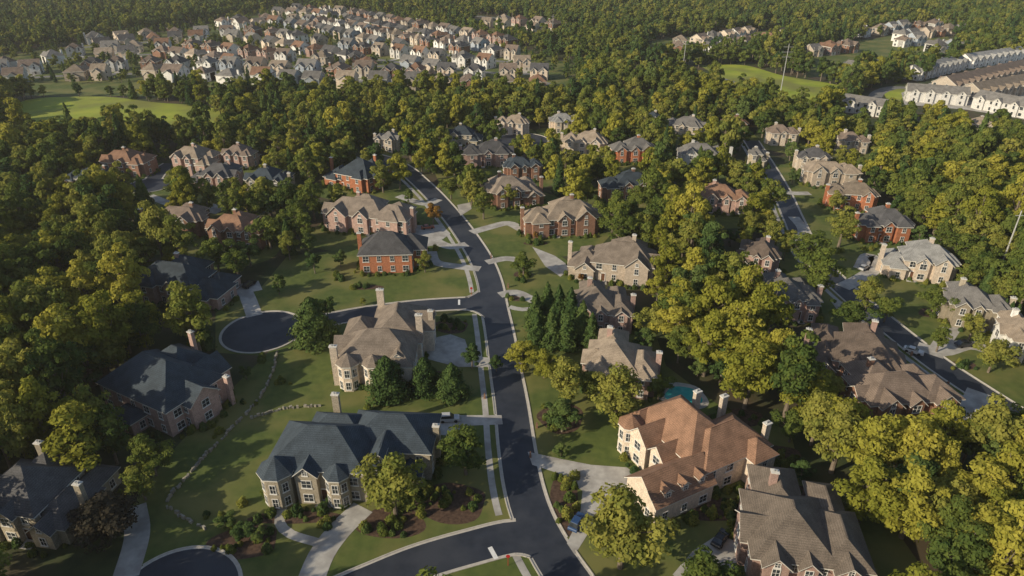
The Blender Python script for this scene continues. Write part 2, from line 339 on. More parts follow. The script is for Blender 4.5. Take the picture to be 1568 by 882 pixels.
        for (cx,yf,zb,w,L) in dormers:
            ze=zb+1.3
            s.box('walls',cx-w/2,cx+w/2,yf,yf+L,zb-1,ze,s.w); rz=ze+w/2*.9
            s.add('walls',[(cx-w/2,yf,ze),(cx+w/2,yf,ze),(cx,yf,rz-.1)],[(0,1,2)],s.w)
            for sg in (-1,1):
                V=[(cx+sg*(w/2+.25),yf-.25,ze-.12),(cx+sg*(w/2+.25),yf+L,ze-.12),(cx,yf+L,rz+.08),(cx,yf-.25,rz+.08)]
                s.add('roof',V+[(a,b,c-.15) for a,b,c in V],[(0,1,2,3)],s.r); s.add('roof',V+[(a,b,c-.15) for a,b,c in V],[(4,5,6,7),(0,3,7,4),(0,1,5,4)],M['trim'])
            s.window((cx,yf),(1,0),(0,-1),zb+.55,.4,.5)
        if garage:
            cx,cy,n,hw=garage; t=(-n[1],n[0])
            for q in (-hw/2,hw/2):
                s.obox('garage_door',(cx+t[0]*q,cy+t[1]*q),t,n,-hw/2+.15,hw/2-.15,0,2.4,.003,.06,M['garage'])
        if door:
            cx,cy=door
            s.obox('door',(cx,cy),(1,0),(0,-1),-.55,.55,.2,2.5,.003,.08,M['door'])
            s.obox('door',(cx,cy),(1,0),(0,-1),-.72,-.551,.2,2.65,.003,.12,M['frame']); s.obox('door',(cx,cy),(1,0),(0,-1),.551,.72,.2,2.65,.003,.12,M['frame']); s.obox('door',(cx,cy),(1,0),(0,-1),-.72,.72,2.651,2.85,.003,.14,M['frame'])
            s.box('steps',cx-1.3,cx+1.3,cy-1.5,cy-.01,0,.2,M['conc']); s.box('steps',cx-1.5,cx+1.5,cy-2,cy-1.51,0,.11,M['conc'])
    def emit(s,name,ox,oy,ang):
        e=bpy.data.objects.new(name,None); e.empty_display_size=.5; COL.objects.link(e); e.location=(ox,oy,0); e.rotation_euler=(0,0,ang)
        for k,(V,Fc,mi,ms) in s.p.items(): mesh_obj(k,V,Fc,ms,mi,parent=e)
        for w in s.wings: FOOT.append((ox,oy,ang,w[0],w[1],w[2],w[3]))
        return e
    def joined(s,name):
        V=[];Fc=[];mi=[];ms=[]
        for k,(v,f,m,mm) in s.p.items():
            b=len(V); V+=v; Fc+=[tuple(i+b for i in q) for q in f]
            for x in mm:
                if x not in ms: ms.append(x)
            mi+=[ms.index(mm[x]) for x in m]
        me=bpy.data.meshes.new(name); me.from_pydata(V,[],Fc)
        for x in ms: me.materials.append(x)
        me.polygons.foreach_set('material_index',mi); me.update(); return me
def site(uL,vL,uR,vR,z):
    a=G(uL,vL,z); b=G(uR,vR,z); return ((a[0]+b[0])/2,(a[1]+b[1])/2,math.atan2(b[1]-a[1],b[0]-a[0]),math.hypot(b[0]-a[0],b[1]-a[1]))
YARDS=[]
def auto(h,w,d,seed,ze=6.2):
    r=random.Random(seed); f=1 if r.random()<.5 else -1; W2=w/2
    def X(a,b): a*=f; b*=f; return (min(a,b),max(a,b))
    wg=[]
    a,b=X(-W2,W2*.45); wg.append((a,.8,b,d*.74,ze,'hip',.76))
    a,b=X(W2*.2,W2); wg.append((a,r.uniform(0,1.5),b,d*.62,ze-r.choice([0,0.4,2.3]),'hip',.72))
    g=w*r.uniform(.2,.27); c=-W2*.62; a,b=X(c-g/2,c+g/2); wg.append((a,-.7,b,d*.4,ze-.1,r.choice(['gy','hip']),.92))
    if r.random()<.7:
        g=w*r.uniform(.14,.19); c=-W2*r.uniform(-.02,.12); a,b=X(c-g/2,c+g/2); wg.append((a,-.2,b,d*.35,ze-.3,'gy',.95))
    c=W2*.6; g=w*.22; a,b=X(c-g/2,c+g/2); wg.append((a,-.4,b,d*.35,wg[1][4]-.2,r.choice(['gy','hip']),.82))
    a,b=X(-W2*.75,W2*.1); wg.append((a,d*.5,b,d+1.5,ze-.25,'hip',.74))
    a,b=X(-W2-1.2,-W2*.4); wg.append((a,d*.2,b,d*.5,ze-.35,r.choice(['gx','hip']),.82))
    a,b=X(W2*.3,W2*.85); wg.append((a,d*.45,b,d*.95,r.choice([3.4,ze-.5]),'hip',.66))
    rz=ze+.76*min(w*.72,d*.74)/2
    ch=[(f*(-W2*.45),d*.74+.45,rz-.2)]
    if r.random()<.6: ch.append((f*(W2+.45),d*.35,rz-1.4))
    h.build(wg,ch,door=(f*W2*.16,.79))
def house(name,uL,vL,uR,vR,d,wl,rf,seed,z=6.2):
    ox,oy,an,w=site(uL,vL,uR,vR,z); w-=.9; h=House(WL[wl],RF[rf]); auto(h,w,d,seed,z-.1)
    h.emit(name,ox,oy,an)
    if oy>185:
        cx=ox-math.sin(an)*d*.4; cy=oy+math.cos(an)*d*.4-3; r=w/2+7
        q=np.array([(cx+math.cos(t)*r*(1+.15*math.sin(3*t+seed)),cy+math.sin(t)*r*.95*(1+.12*math.sin(2*t+seed))) for t in np.linspace(0,2*math.pi,24,endpoint=False)])
        zc[0]=seed; sheet('house_yard',q,.0045,M['lawn']); YARDS.append(q)
for a in [('pink_brick_house',895,566,1008,578,17,'pink','tan',3),('pink_brick_house',878,478,972,481,16,'pink','dtan',4),('cream_brick_house',868,398,1003,412,17,'cream','dtan',5),
 ('brown_brick_house',804,340,920,333,16,'brown','tan',6),('brick_house',752,297,835,290,16,'brown','dtan',7),('pink_brick_house',490,326,622,340,16,'pink','dtan',9),
 ('orange_brick_house',492,262,562,275,19,'orange','slate',10),('brick_house',312,350,396,358,13,'brown','brown',11),('pink_brick_house',195,432,328,448,16,'pink','slate',12),
 ('stone_house',-60,780,88,802,17,'stone','char',13),('brick_house',258,240,318,245,13,'pink','tan',14),('pink_brick_house',282,268,350,272,14,'pink','char',15),('stone_house',372,276,436,279,13,'stone','slate',16),
 ('brick_house',92,272,152,278,12,'brown','slate',17),('brick_house',150,247,218,250,13,'brown','brown',18),('brown_brick_house',205,335,300,340,12,'brown','taupe',19),('beige_house',570,212,604,214,10,'beige','gray',20),
 ('stone_house',685,206,736,208,12,'stone','slate',21),('brick_house',706,236,784,234,14,'pink','char',22),('cream_brick_house',757,187,806,189,11,'cream','tan',23),('cream_brick_house',858,216,926,220,14,'cream','tan',24),
 ('cream_brick_house',845,186,893,185,11,'cream','light',25),('red_brick_house',938,231,1006,229,14,'orange','gray',26),('brick_house',922,286,1002,283,13,'brown','slate',27),('white_house',1043,236,1122,238,13,'white','gray',28),
 ('beige_house',1013,190,1076,195,13,'beige','gray',29),('brick_house',1110,190,1146,190,11,'brown','brown',30),('pink_brick_house',1075,302,1153,306,13,'pink','brown',31),('orange_brick_house',1238,263,1322,264,11,'cream','tan',32),
 ('brick_house',1270,296,1346,301,12,'orange','tan',33),('red_brick_house',1320,345,1402,346,14,'orange','char',34),('cream_brick_house',1356,396,1470,408,14,'cream','light',35),('pink_brick_house',1182,460,1264,463,15,'pink','gray',36),
 ('brown_brick_house',1125,388,1190,398,13,'pink','taupe',37),('brown_brick_house',1235,545,1385,572,18,'pink','taupe',38),('brick_house',1335,624,1480,612,15,'brown','taupe',39),('stone_house',1455,466,1556,480,13,'stone','gray',40),
 ('white_house',1545,518,1640,530,13,'white','tan',41),('beige_house',1222,240,1272,242,11,'beige','char',42),('beige_house',1178,203,1226,205,11,'beige','taupe',43),('brick_house',1150,858,1345,884,21,'pink','dtan',44),
 ('brick_house',776,257,832,254,11,'brown','slate',45),('beige_house',980,180,1010,182,10,'beige','slate',46),('beige_house',1290,215,1335,216,11,'beige','taupe',47),('beige_house',1480,190,1525,192,10,'beige','tan',48),
 ('brick_house',338,236,384,238,11,'pink','taupe',49),('stone_house',1150,236,1176,238,9,'stone','gray',50)]:
    house(*a)
ox,oy,an,w=site(547,391,632,389,6.3); h=House(WL['orange'],RF['char']); w2=w/2-.4
h.build([(-w2,0,w2,12,6.3,'hip',.8),(w2-5,4,w2+4,13,5.9,'hip',.75)],[(-w2-.3,6,11)],door=None); h.emit('orange_brick_house',ox,oy,an)
ox,oy,an,w=site(404,716,560,724,7.2); h=House(WL['stone'],RF['slate'])
h.build([(-9.2,0,9.2,13,7.2,'hip',.72),(3.5,6.5,20,18,6.7,'hip',.7),(8.5,1.5,14.0,12,6.9,'hip',.8),(-3.4,-1.3,.6,6,6.8,'gy',.9),(14,3,18.5,9,3.6,'hip',.6),(-5,10,6,17,6.5,'hip',.7)],
   [(-1,17.4,11.2,.7),(20.4,12,8.8)],[(-7,-.2,3.1,7.4),(4.2,-.1,2.3,7.0)],[(11.5,2.2,7.6,1.6,3)],door=(1.2,-.01)); h.emit('stone_house',ox,oy,an)
ox,oy,an,w=site(518,562,630,560,6.6); h=House(WL['cream'],RF['dtan'])
h.build([(-8.5,2,8.5,14,6.6,'hip',.8),(-3,10,9.5,27,6.4,'hip',.78),(-10.2,6,-2,12,6.2,'gx',.95),(-9.5,13,-2,22,5.9,'hip',.8),(2.6,0,8.2,8,6.3,'hip',.95),(6,16,12,23,6.1,'gx',.95)],
   [(-9.5,2.5,10.5,.8),(9.0,13.5,12,.8),(-2,26,12.4,.9),(11.4,18,10.5)],[(-6.4,1.8,2.5,6.9),(-.6,1.4,2.3,6.8)],[(5,1.2,7.2,1.4,3)],door=(1.9,1.99)); h.emit('manor_house',ox,oy,an)
ox,oy,an,w=site(163,622,266,670,0); h=House(WL['pink'],RF['slate'])
h.build([(-11,0,11,14.5,6.6,'hip',.8),(-3,-3.6,3.6,1,3.3,'hip',.6),(-9,9,3,19,6.2,'hip',.78),(6,4,13.4,11,5.9,'gx',.8),(2,12,9,18,6.0,'gy',.85)],[(-4,19.4,11),(13,14,7.4)],door=None); h.emit('pink_brick_house',ox,oy,an)
ox,oy,an,w=site(1008,768,1187,690,6); h=House(WL['cream'],RF['brown'])
h.build([(-3.5,4,8.5,21,6.8,'hip',.88),(-14.3,0,-1,8.5,4.4,'gx',.85),(-2,1.5,14.3,12,6.2,'hip',.8),(-7.5,12,-2,17,6.4,'gx',1.0),(-6,17,1,21.5,6.2,'hip',.9),(8,-.8,13.5,5,6.0,'hip',.85),(-7,7.5,-2,11.2,6.0,'gx',1.0)],
  [(12,12.6,11.2,.7),(14.8,3.5,9.8,.7),(8,16,11.5,.7)],[(-6.2,18.7,2.3,7.0)],[(-11.3,.6,5.2,1.6,3),(-7.4,.6,5.2,1.6,3),(-3.6,.6,5.2,1.6,3)],door=None); h.emit('cream_brick_house',ox,oy,an)
VAR=[]
wr=[('white','gray'),('beige','taupe'),('white','char'),('beige','gray'),('cream','tan'),('blue','gray'),('white','taupe'),('brown','char'),('pink','brown'),('white','taupe'),('beige','tan'),('cream','char'),('brown','taupe'),('white','brown')]
for i,(a,b) in enumerate(wr):
    h=House(WL[a],RF[b],light=True); r=random.Random(i)
    w=r.uniform(10.5,13); d=r.uniform(10,12); W2=w/2; f=r.choice([-1,1])
    def X(a,b): return (min(a*f,b*f),max(a*f,b*f))
    a0,b0=X(W2*.02,W2); a1,b1=X(-W2*.9,-W2*.2)
    h.build([(-W2,-d/2,W2,d/2,5.8,r.choice(['hip','gx','gx']),.68),(a0,-d/2-1.6,b0,0,5.6,'gy',.8),(a1,-d/2-.8,b1,0,5.5,r.choice(['gy','hip']),.9),(-3,0,3,d/2+2,r.choice([5.3,3]),'gy',.6)],[(f*(-W2-.4),0,8.8)] if i%3==0 else [])
    h.obox('garage_door',((a0+b0)/2,-d/2-1.6),(1,0),(0,-1),-2.3,2.3,0,2.3,.01,.06,M['garage'])
    VAR.append(h.joined('suburban_house_mesh'))
streets=[[(-60,124),(20,120),(200,113),(400,119),(600,126),(850,128)],[(30,98),(130,88),(260,83),(330,89),(420,100),(520,105),(600,100)],[(110,74),(260,62),(380,59),(470,75),(560,89),(660,101),(760,112),(840,113)],
 [(330,45),(420,37),(500,46),(600,68),(700,87),(800,97)],[(420,21),(520,27),(600,43),(700,63),(780,78)],[(-60,110),(0,102),(60,91)],
 [(1000,74),(1060,76),(1120,68),(1180,56)],[(1245,94),(1290,88),(1345,82)],[(1330,62),(1400,52),(1460,48)],[(735,38),(790,42),(850,50)],[(1250,108),(1300,102)],[(1380,78),(1440,72)]]
hp=[]; SC=[]
for px in streets: SC.append(catmull(W(px),4))
k=0
for si,C in enumerate(SC):
    if si<6: sheet('suburb_street',ribbon_poly(C,7),.03,M['oldasphalt'],True)
    acc=0
    for i in range(1,len(C)-1):
        acc+=np.linalg.norm(C[i]-C[i-1])
        if acc<17.5: continue
        acc=0; t=(C[i+1]-C[i-1]); t/=np.linalg.norm(t); n=np.array([-t[1],t[0]])
        for sd in ((-1,1) if si!=7 else (1,)):
            p=C[i]+n*sd*(17+R.uniform(-1.5,2.5))+t*R.uniform(-2,2)
            if any(np.linalg.norm(p-q)<16.3 for q in hp): continue
            if any(segdist(p,D)[0]<13 for D in SC): continue
            hp.append(p); ob=bpy.data.objects.new('suburban_house',VAR[R.randrange(len(VAR))]); COL.objects.link(ob)
            ang=math.atan2(t[1],t[0])+(0 if sd==1 else math.pi)
            ob.location=(p[0],p[1],0); ob.rotation_euler=(0,0,ang+R.uniform(-.12,.12)); s_=R.uniform(.9,1.12); ob.scale=(s_,s_,R.uniform(.95,1.12)); k+=1
            if si<6:
                q1=p-n*sd*6; q2=C[i]+n*sd*3
                D=np.array([q1,q2])+t*2.5*sd; sheet('suburb_driveway',ribbon_poly(D,4),.05,M['conc'])
hp=np.array(hp)
for l in [[(-60,146),(-60,95),(130,68),(330,35),(430,12),(560,20),(700,52),(800,75),(880,100),(880,142),(500,148)],[(980,88),(1000,62),(1190,46),(1190,68),(1070,90)],[(1230,120),(1240,76),(1440,42),(1470,80),(1350,105)],[(725,30),(860,40),(860,60),(730,50)]]:
    sheet('suburb_lawn',W(l),.008,M['lawn'])
def townrow(u1,v1,u2,v2,wl='white',rf='gray',d=12):
    ox,oy,an,w=site(u1,v1,u2,v2,0); h=House(WL[wl],RF[rf],light=True); n=max(2,int(w/8)); wg=[(-w/2,0,w/2,d,6,'gx',.6)]
    for i in range(n):
        c=-w/2+(i+.5)*w/n; wg.append((c-2.3,-1.2,c+2.3,4,5.8+.2*(i%2),'gy',.8))
        if i%2: wg.append((c-2.4,d-4,c+2.4,d+1.2,5.7,'gy',.8))
    h.build(wg,[]); h.emit('townhouse_row',ox,oy,an)
townrow(1405,124,1478,106,'white','light'); townrow(1484,105,1568,92,'white','light'); townrow(1386,155,1480,162,'white','gray'); townrow(1486,165,1590,186,'white','gray'); 
townrow(1460,146,1590,114,'beige','taupe',15); townrow(1500,158,1610,136,'beige','tan',15); townrow(1286,170,1348,180,'white','gray',10)
sheet('townhouse_parking',W([(1380,142),(1470,112),(1600,92),(1600,188),(1480,168),(1385,160)]),.026,M['conc'])
# ------------------------------------------------------------ trees
def tube(V,Fc,a,b,ra,rb,n=6):
    a=np.array(a,float); b=np.array(b,float); d=b-a; d/=np.linalg.norm(d)+1e-9
    u=np.cross(d,(0.3,.9,.1)); u/=np.linalg.norm(u); w=np.cross(d,u); k=len(V)
    for c,r in ((a,ra),(b,rb)):
        for i in range(n):
            t=2*math.pi*i/n; V.append(tuple(c+r*(math.cos(t)*u+math.sin(t)*w)))
    for i in range(n): Fc.append((k+i,k+(i+1)%n,k+n+(i+1)%n,k+n+i))
def finish_tree(name,TV,TF,C,Nn,S,T,lm):
    rs=NR; n=len(C); Nn=Nn/np.linalg.norm(Nn,axis=1)[:,None]
    rv=rs.normal(size=(n,3)); t1=np.cross(Nn,rv); t1/=np.linalg.norm(t1,axis=1)[:,None]; t2=np.cross(Nn,t1)
    S=S[:,None]; LV=np.stack([C+t1*S,C+t2*S*.62,C-t1*S,C-t2*S*.62],1).reshape(-1,3)
    k=len(TV); V=list(TV)+[tuple(x) for x in LV.tolist()]
    Fc=list(TF)+[(k+4*i,k+4*i+1,k+4*i+2,k+4*i+3) for i in range(n)]
    me=bpy.data.meshes.new(name); me.from_pydata(V,[],Fc); me.materials.append(M['bark']); me.materials.append(lm)
    me.polygons.foreach_set('material_index',[0]*len(TF)+[1]*n)
    at=me.attributes.new('tint','FLOAT','POINT'); at.data.foreach_set('value',np.concatenate([np.zeros(k),np.repeat(T,4)]).astype(np.float32)); me.update(); return me
def decid(name,seed,H=12,Rc=4.6,nl=5200,ls=.36,lm=None,ncl=34,low=.22,gap=1.0):
    rs=np.random.RandomState(seed); TV=[];TF=[]
    base=H*low; ch=(H-base)/2; cz=base+ch
    tube(TV,TF,(0,0,-.3),(rs.uniform(-.3,.3),rs.uniform(-.3,.3),H*.35),H*.028,H*.02,8); top=TV[-1]; tube(TV,TF,(top[0],top[1],H*.34),(rs.uniform(-.8,.8),rs.uniform(-.8,.8),H*.85),H*.019,.04,6)
    cl=[]
    lob=rs.uniform(0,6.28,4); lean=rs.uniform(-.5,.5,2)
    while len(cl)<ncl:
        d=rs.normal(size=3); d/=np.linalg.norm(d); q=rs.uniform(.3,.9)
        az=math.atan2(d[1],d[0]); rr=Rc*(1+.2*math.sin(2*az+lob[0])+.16*math.sin(3*az+lob[1])+.12*math.sin(4*d[2]+lob[2]))
        sh=1-.32*max(0,d[2])
        p=np.array([d[0]*rr*q*sh+lean[0]*d[2],d[1]*rr*q*sh+lean[1]*d[2],cz+d[2]*ch*q]); 
        cl.append((p,Rc*rs.uniform(.13,.36),rs.uniform(0,1)))
    for p,_,_ in cl[::3]: tube(TV,TF,(0,0,H*rs.uniform(.25,.5)),p,H*.01,.03,5)
    C=[];N_=[];S=[];T=[]; per=nl//ncl
    for p,r,tt in cl:
        m=int(per*(r/(Rc*.28))**1.7*gap)+8
        d=rs.normal(size=(m,3)); d/=np.linalg.norm(d,axis=1)[:,None]; d[:,2]=np.where(d[:,2]<-.3,-d[:,2],d[:,2])
        q=rs.uniform(.5,1.25,m)**.6
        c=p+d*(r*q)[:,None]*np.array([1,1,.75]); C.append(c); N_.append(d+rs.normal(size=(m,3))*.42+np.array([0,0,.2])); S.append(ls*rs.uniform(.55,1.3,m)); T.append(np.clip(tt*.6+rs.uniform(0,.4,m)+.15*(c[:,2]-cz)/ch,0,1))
    return finish_tree(name,TV,TF,np.vstack(C),np.vstack(N_),np.concatenate(S),np.concatenate(T),lm or M['leaf'])
def conifer(name,seed,H=10,Rc=2.4,nl=3800,ls=.26,prof=.75):
    rs=np.random.RandomState(seed); TV=[];TF=[]; tube(TV,TF,(0,0,-.3),(0,0,H*.95),.22,.03,6)
    for i in range(14):
        a=rs.uniform(0,6.28); z=H*rs.uniform(.1,.8); r=Rc*(1-z/H)**prof*.8; tube(TV,TF,(0,0,z),(r*math.cos(a),r*math.sin(a),z+.5),.06,.02,4)
    h=rs.beta(1.1,1.5,nl); az=rs.uniform(0,6.28,nl); ph=rs.uniform(0,6.28,6)
    lump=1+.17*np.sin(az*3+h*9+ph[0])+.14*np.sin(az*5-h*17+ph[1])+.12*np.sin(h*38+az*2+ph[2])
    r=Rc*np.minimum(1,(h*8+.55))*(1-h)**prof*lump*rs.uniform(.55,1.1,nl)
    C=np.stack([r*np.cos(az),r*np.sin(az),.25+h*H],1); N_=np.stack([np.cos(az),np.sin(az),np.full(nl,.45)],1)+rs.normal(size=(nl,3))*.45
    T=np.clip((lump-.7)*1.2+rs.uniform(-.2,.2,nl),0,1)
    return finish_tree(name,TV,TF,C,N_,ls*rs.uniform(.6,1.3,nl),T,M['conif'])
def shrubm(name,seed,lm,nl=420):
    rs=np.random.RandomState(seed); d=rs.normal(size=(nl,3)); d/=np.linalg.norm(d,axis=1)[:,None]; d[:,2]=abs(d[:,2])
    q=rs.uniform(.75,1.05,nl)*(1+.12*np.sin(d[:,0]*5+seed)); C=d*q[:,None]*np.array([.75,.75,1.15]); TV=[];TF=[]; tube(TV,TF,(0,0,-.1),(0,0,.6),.06,.03,5)
    return finish_tree(name,TV,TF,C,d+rs.normal(size=(nl,3))*.4,.14*rs.uniform(.7,1.3,nl),rs.uniform(0,1,nl),lm)
DEC=[decid('deciduous_tree_mesh',i,[12,13.5,11,15,12.5][i],[4.7,4.4,5,4.3,4.8][i],5200,.32,ncl=[38,48,34,54,42][i],low=(.12 if i%2 else .2),gap=[1,.85,1,.9,.8][i]) for i in range(5)]
YEL=[decid('yellow_green_tree_mesh',20+i,14,4.5,5800,.32,M['leafy'],ncl=50,low=.12,gap=.9) for i in range(3)]
DRK=[decid('dark_tree_mesh',60+i,12,4.5,4800,.34,M['conif'],low=.12) for i in range(2)]
CON=[conifer('cypress_tree_mesh',i,10,2.5) for i in range(3)]
BCON=[conifer('conifer_tree_mesh',30+i,10,4.2,7500,.28,.62) for i in range(2)]
AUT=[decid('autumn_tree_mesh',40+i,8,3.2,2800,.28,M['autumn'],ncl=22) for i in range(2)]
PUR=[decid('crape_myrtle_mesh',50,8,4.2,5200,.26,M['purple'],ncl=44,low=.1)]
SHR=[shrubm('shrub_mesh',i,M['conif'] if i%2 else M['leaf']) for i in range(3)]
MID=[decid('mid_tree_mesh',100+i,[12,14,11,13,12,12,12][i],[4.8,4.3,5,4.4,4.6,4.5,4.6][i],2200,.5,M['leafy'] if i==4 else (M['conif'] if i==5 else M['leaf']),ncl=34,low=.08) for i in range(7)]+[conifer('mid_conifer_mesh',8,12,2.7,1500,.42)]
FAR=[decid('far_tree_mesh',80+i,12,4.9,1000,.75,M['leaf'] if i<4 else M['conif'],ncl=20,low=.05) for i in range(5)]+[conifer('far_conifer_mesh',9,12,2.9,600,.6)]
KIND={'d':(DEC,12,4.7,'deciduous_tree'),'y':(YEL,14,4.6,'yellow_green_tree'),'k':(DRK,12,4.7,'magnolia_tree'),'c':(CON,10,2.5,'cypress_tree'),'b':(BCON,10,4.2,'conifer_tree'),'a':(AUT,8,3.2,'autumn_tree'),'p':(PUR,8,4.2,'crape_myrtle_tree')}
TREES=[]
def tree(k,u,v,r,h,frac=.52):
    ms,h0,r0,nm=KIND[k]; x,y=G(u,v,h*frac); ob=bpy.data.objects.new(nm,ms[R.randrange(len(ms))]); COL.objects.link(ob)
    if k not in 'cb': r*=.92
    ob.location=(x,y,0); ob.scale=(r/r0,r/r0*R.uniform(.9,1.1),h/h0); ob.rotation_euler=(0,0,R.uniform(0,6.28)); TREES.append((x,y,r))
for t in [('d',602,748,6.9,12.5),('d',712,692,5.8,11),('d',955,818,7.6,15),('b',592,576,4.9,10.5),('b',650,574,3.9,9.5),('b',692,582,3.7,9),('k',722,545,2.8,7),('b',478,490,6,13),('k',500,470,2.6,8),
 ('y',285,486,7,10.5),('d',802,405,4.5,8),('d',650,402,2.6,6.5),('k',425,434,2.8,7),('c',820,478,3.2,12),('c',838,466,3.1,13),('c',856,470,3.1,13),('c',874,474,3.2,13),('c',846,500,3.2,12),('c',868,505,3,11),('c',892,492,3.1,12),('c',822,505,2.8,10),('c',906,505,2.6,10),
 ('y',800,545,4.8,9),('y',834,556,4,8),('d',868,590,5.2,11),('d',945,612,6.8,13),('k',862,634,4.4,9),('d',905,585,4.2,9),('d',1000,490,4.6,11),('k',985,520,3.5,8),
 ('y',1062,420,6.5,18),('y',1095,470,6.8,20),('y',1130,510,7.2,21),('y',1172,478,6.8,20),('y',1085,525,6.2,18),('y',1150,572,6.7,18),('d',1120,425,6,18),('d',1060,370,6,16),('y',1190,545,5.5,16),('d',1028,395,4,12),('d',1045,455,5,15),('y',1142,455,6,20),
 ('d',1010,300,6.5,14),('d',975,310,6,13),('d',1030,320,5.5,13),('k',1000,345,6,12),('y',1240,600,5.6,14),('y',1295,650,6,15),('y',1335,690,6.4,17),('y',1400,690,7,18),('y',1445,660,5,14),('y',1400,770,6,16),('y',1330,750,6,15),('y',1500,760,6.2,15),('y',1550,730,6,16),('y',1520,830,7,16),('d',1450,820,5,13),('d',1270,590,4,10),
 ('d',1240,385,7.3,13),('d',1290,352,6,12),('d',1435,458,5,10),('d',1330,452,5,9),('d',1360,470,4,9),('d',1525,540,5.2,11),('d',1490,500,3.5,8),('d',1080,880,5.5,9),('p',160,792,6.8,9),('y',120,670,7.8,16),('y',60,640,6,20),('d',30,560,7,22),('d',90,590,7,20),('d',165,670,5.5,13),
 ('y',130,450,7,20),('d',55,470,8,22),('d',60,400,8,21),('d',20,600,7,22),('y',140,500,6,18),('k',362,400,4.5,9),('k',345,290,3.5,9),('d',410,350,6.5,14),('k',380,385,4.5,10),('d',450,330,5,12),('d',270,290,6,11),
 ('a',663,326,4.2,8.5),('y',645,245,4,11),('a',712,285,3.2,8),('d',690,284,5.2,11),('d',740,315,4.2,10),('c',1145,270,2.8,12),('c',1160,265,2.8,13),('c',1020,215,3,14),('c',1030,240,2.6,11),('c',1072,240,2.6,10),
 ('k',760,555,2,5),('d',1210,370,3.5,8),('k',375,570,1.8,4),('k',345,798,2.3,3.2),('k',372,812,2.4,3.4),('k',395,818,1.8,2.6),('d',1555,660,5,12),('k',1230,720,2.4,4.5),('d',1010,590,3.2,8),
 ('k',860,690,2,3.6),('a',890,425,1.5,3),('d',585,272,5.5,12),('d',560,250,4,10),('k',625,300,2.4,6),('d',620,700,2,5),('d',1280,310,4,9),('k',1215,270,3,7),('c',140,330,2.8,13),('c',160,340,2.8,13),('c',185,330,2.8,13),('c',215,345,2.8,12),('c',240,350,2.8,12),('c',128,350,2.8,12),
 ('k',470,372,3.5,9),('c',455,320,2.6,11),('k',1100,650,3,6),('d',1215,650,4,9),('a',820,360,1.5,3),('k',1070,560,3,6),('k',930,470,2.2,5),('d',880,335,3,7),('d',555,462,1.2,2.5),('k',270,560,2,4),('d',735,270,4,10),('d',780,300,3.6,9),('k',1410,360,3.5,8),('d',1500,420,5,11),('d',1440,520,3,7),('c',1535,478,1.8,8),('c',1545,482,1.8,8),('c',1555,486,1.8,8),
 ('d',230,700,4.5,9),('d',215,740,4,8),('c',430,300,2.6,11),('k',520,395,2.5,6),('k',480,400,3,8),('d',440,375,4,10)]:
    tree(*t)
def gn(name,P,scl,idx,meshes):
    pc=bpy.data.collections.new(name+'_prototypes')
    for i,m in enumerate(meshes): pc.objects.link(bpy.data.objects.new('%s_proto_%02d'%(name,i),m))
    me=bpy.data.meshes.new(name); me.from_pydata([(p[0],p[1],0) for p in P],[],[])
    for nm,ty,d in (('scl','FLOAT',scl),('rz','FLOAT',NR.uniform(0,6.28,len(P))),('sz','FLOAT',np.array(scl)*NR.uniform(.8,1.32,len(P)))):
        a=me.attributes.new(nm,ty,'POINT'); a.data.foreach_set('value',np.array(d,np.float32))
    a=me.attributes.new('idx','INT','POINT'); a.data.foreach_set('value',np.array(idx,np.int32))
    ob=bpy.data.objects.new(name,me); COL.objects.link(ob)
    ng=bpy.data.node_groups.new(name,'GeometryNodeTree'); ng.interface.new_socket('Geometry',in_out='INPUT',socket_type='NodeSocketGeometry'); ng.interface.new_socket('Geometry',in_out='OUTPUT',socket_type='NodeSocketGeometry')
    N=ng.nodes; L=ng.links; gi=N.new('NodeGroupInput'); go=N.new('NodeGroupOutput'); ip=N.new('GeometryNodeInstanceOnPoints'); ci=N.new('GeometryNodeCollectionInfo')
    ci.inputs['Collection'].default_value=pc; ci.inputs['Separate Children'].default_value=True; ci.inputs['Reset Children'].default_value=True
    def at(nm,ty):
        q=N.new('GeometryNodeInputNamedAttribute'); q.data_type=ty; q.inputs['Name'].default_value=nm; return q.outputs['Attribute']
    cx=N.new('ShaderNodeCombineXYZ'); L.new(at('rz','FLOAT'),cx.inputs[2])
    cs=N.new('ShaderNodeCombineXYZ'); sc=at('scl','FLOAT'); L.new(sc,cs.inputs[0]); L.new(sc,cs.inputs[1]); L.new(at('sz','FLOAT'),cs.inputs[2])
    L.new(gi.outputs[0],ip.inputs['Points']); L.new(ci.outputs[0],ip.inputs['Instance']); ip.inputs['Pick Instance'].default_value=True
    L.new(at('idx','INT'),ip.inputs['Instance Index']); L.new(cx.outputs[0],ip.inputs['Rotation']); L.new(cs.outputs[0],ip.inputs['Scale']); L.new(ip.outputs[0],go.inputs[0])
    md=ob.modifiers.new('scatter','NODES'); md.node_group=ng
def grid(y0,y1,sp,kx,mx):
    P=[]
    y=y0
    while y<y1:
        hw=kx*y+mx; x=-hw+R.uniform(0,sp)
        while x<hw: P.append((x+R.uniform(-.42,.42)*sp,y+R.uniform(-.42,.42)*sp)); x+=sp
        y+=sp*.87
    return np.array(P)
def infoot(P,e):
    b=np.zeros(len(P),bool)
    for ox,oy,an,x0,y0,x1,y1 in FOOT:
        dx=P[:,0]-ox; dy=P[:,1]-oy; c,s=math.cos(an),math.sin(an); lx=dx*c+dy*s; ly=-dx*s+dy*c
        b|=(lx>x0-e)&(lx<x1+e)&(ly>y0-e)&(ly<y1+e)
    return b
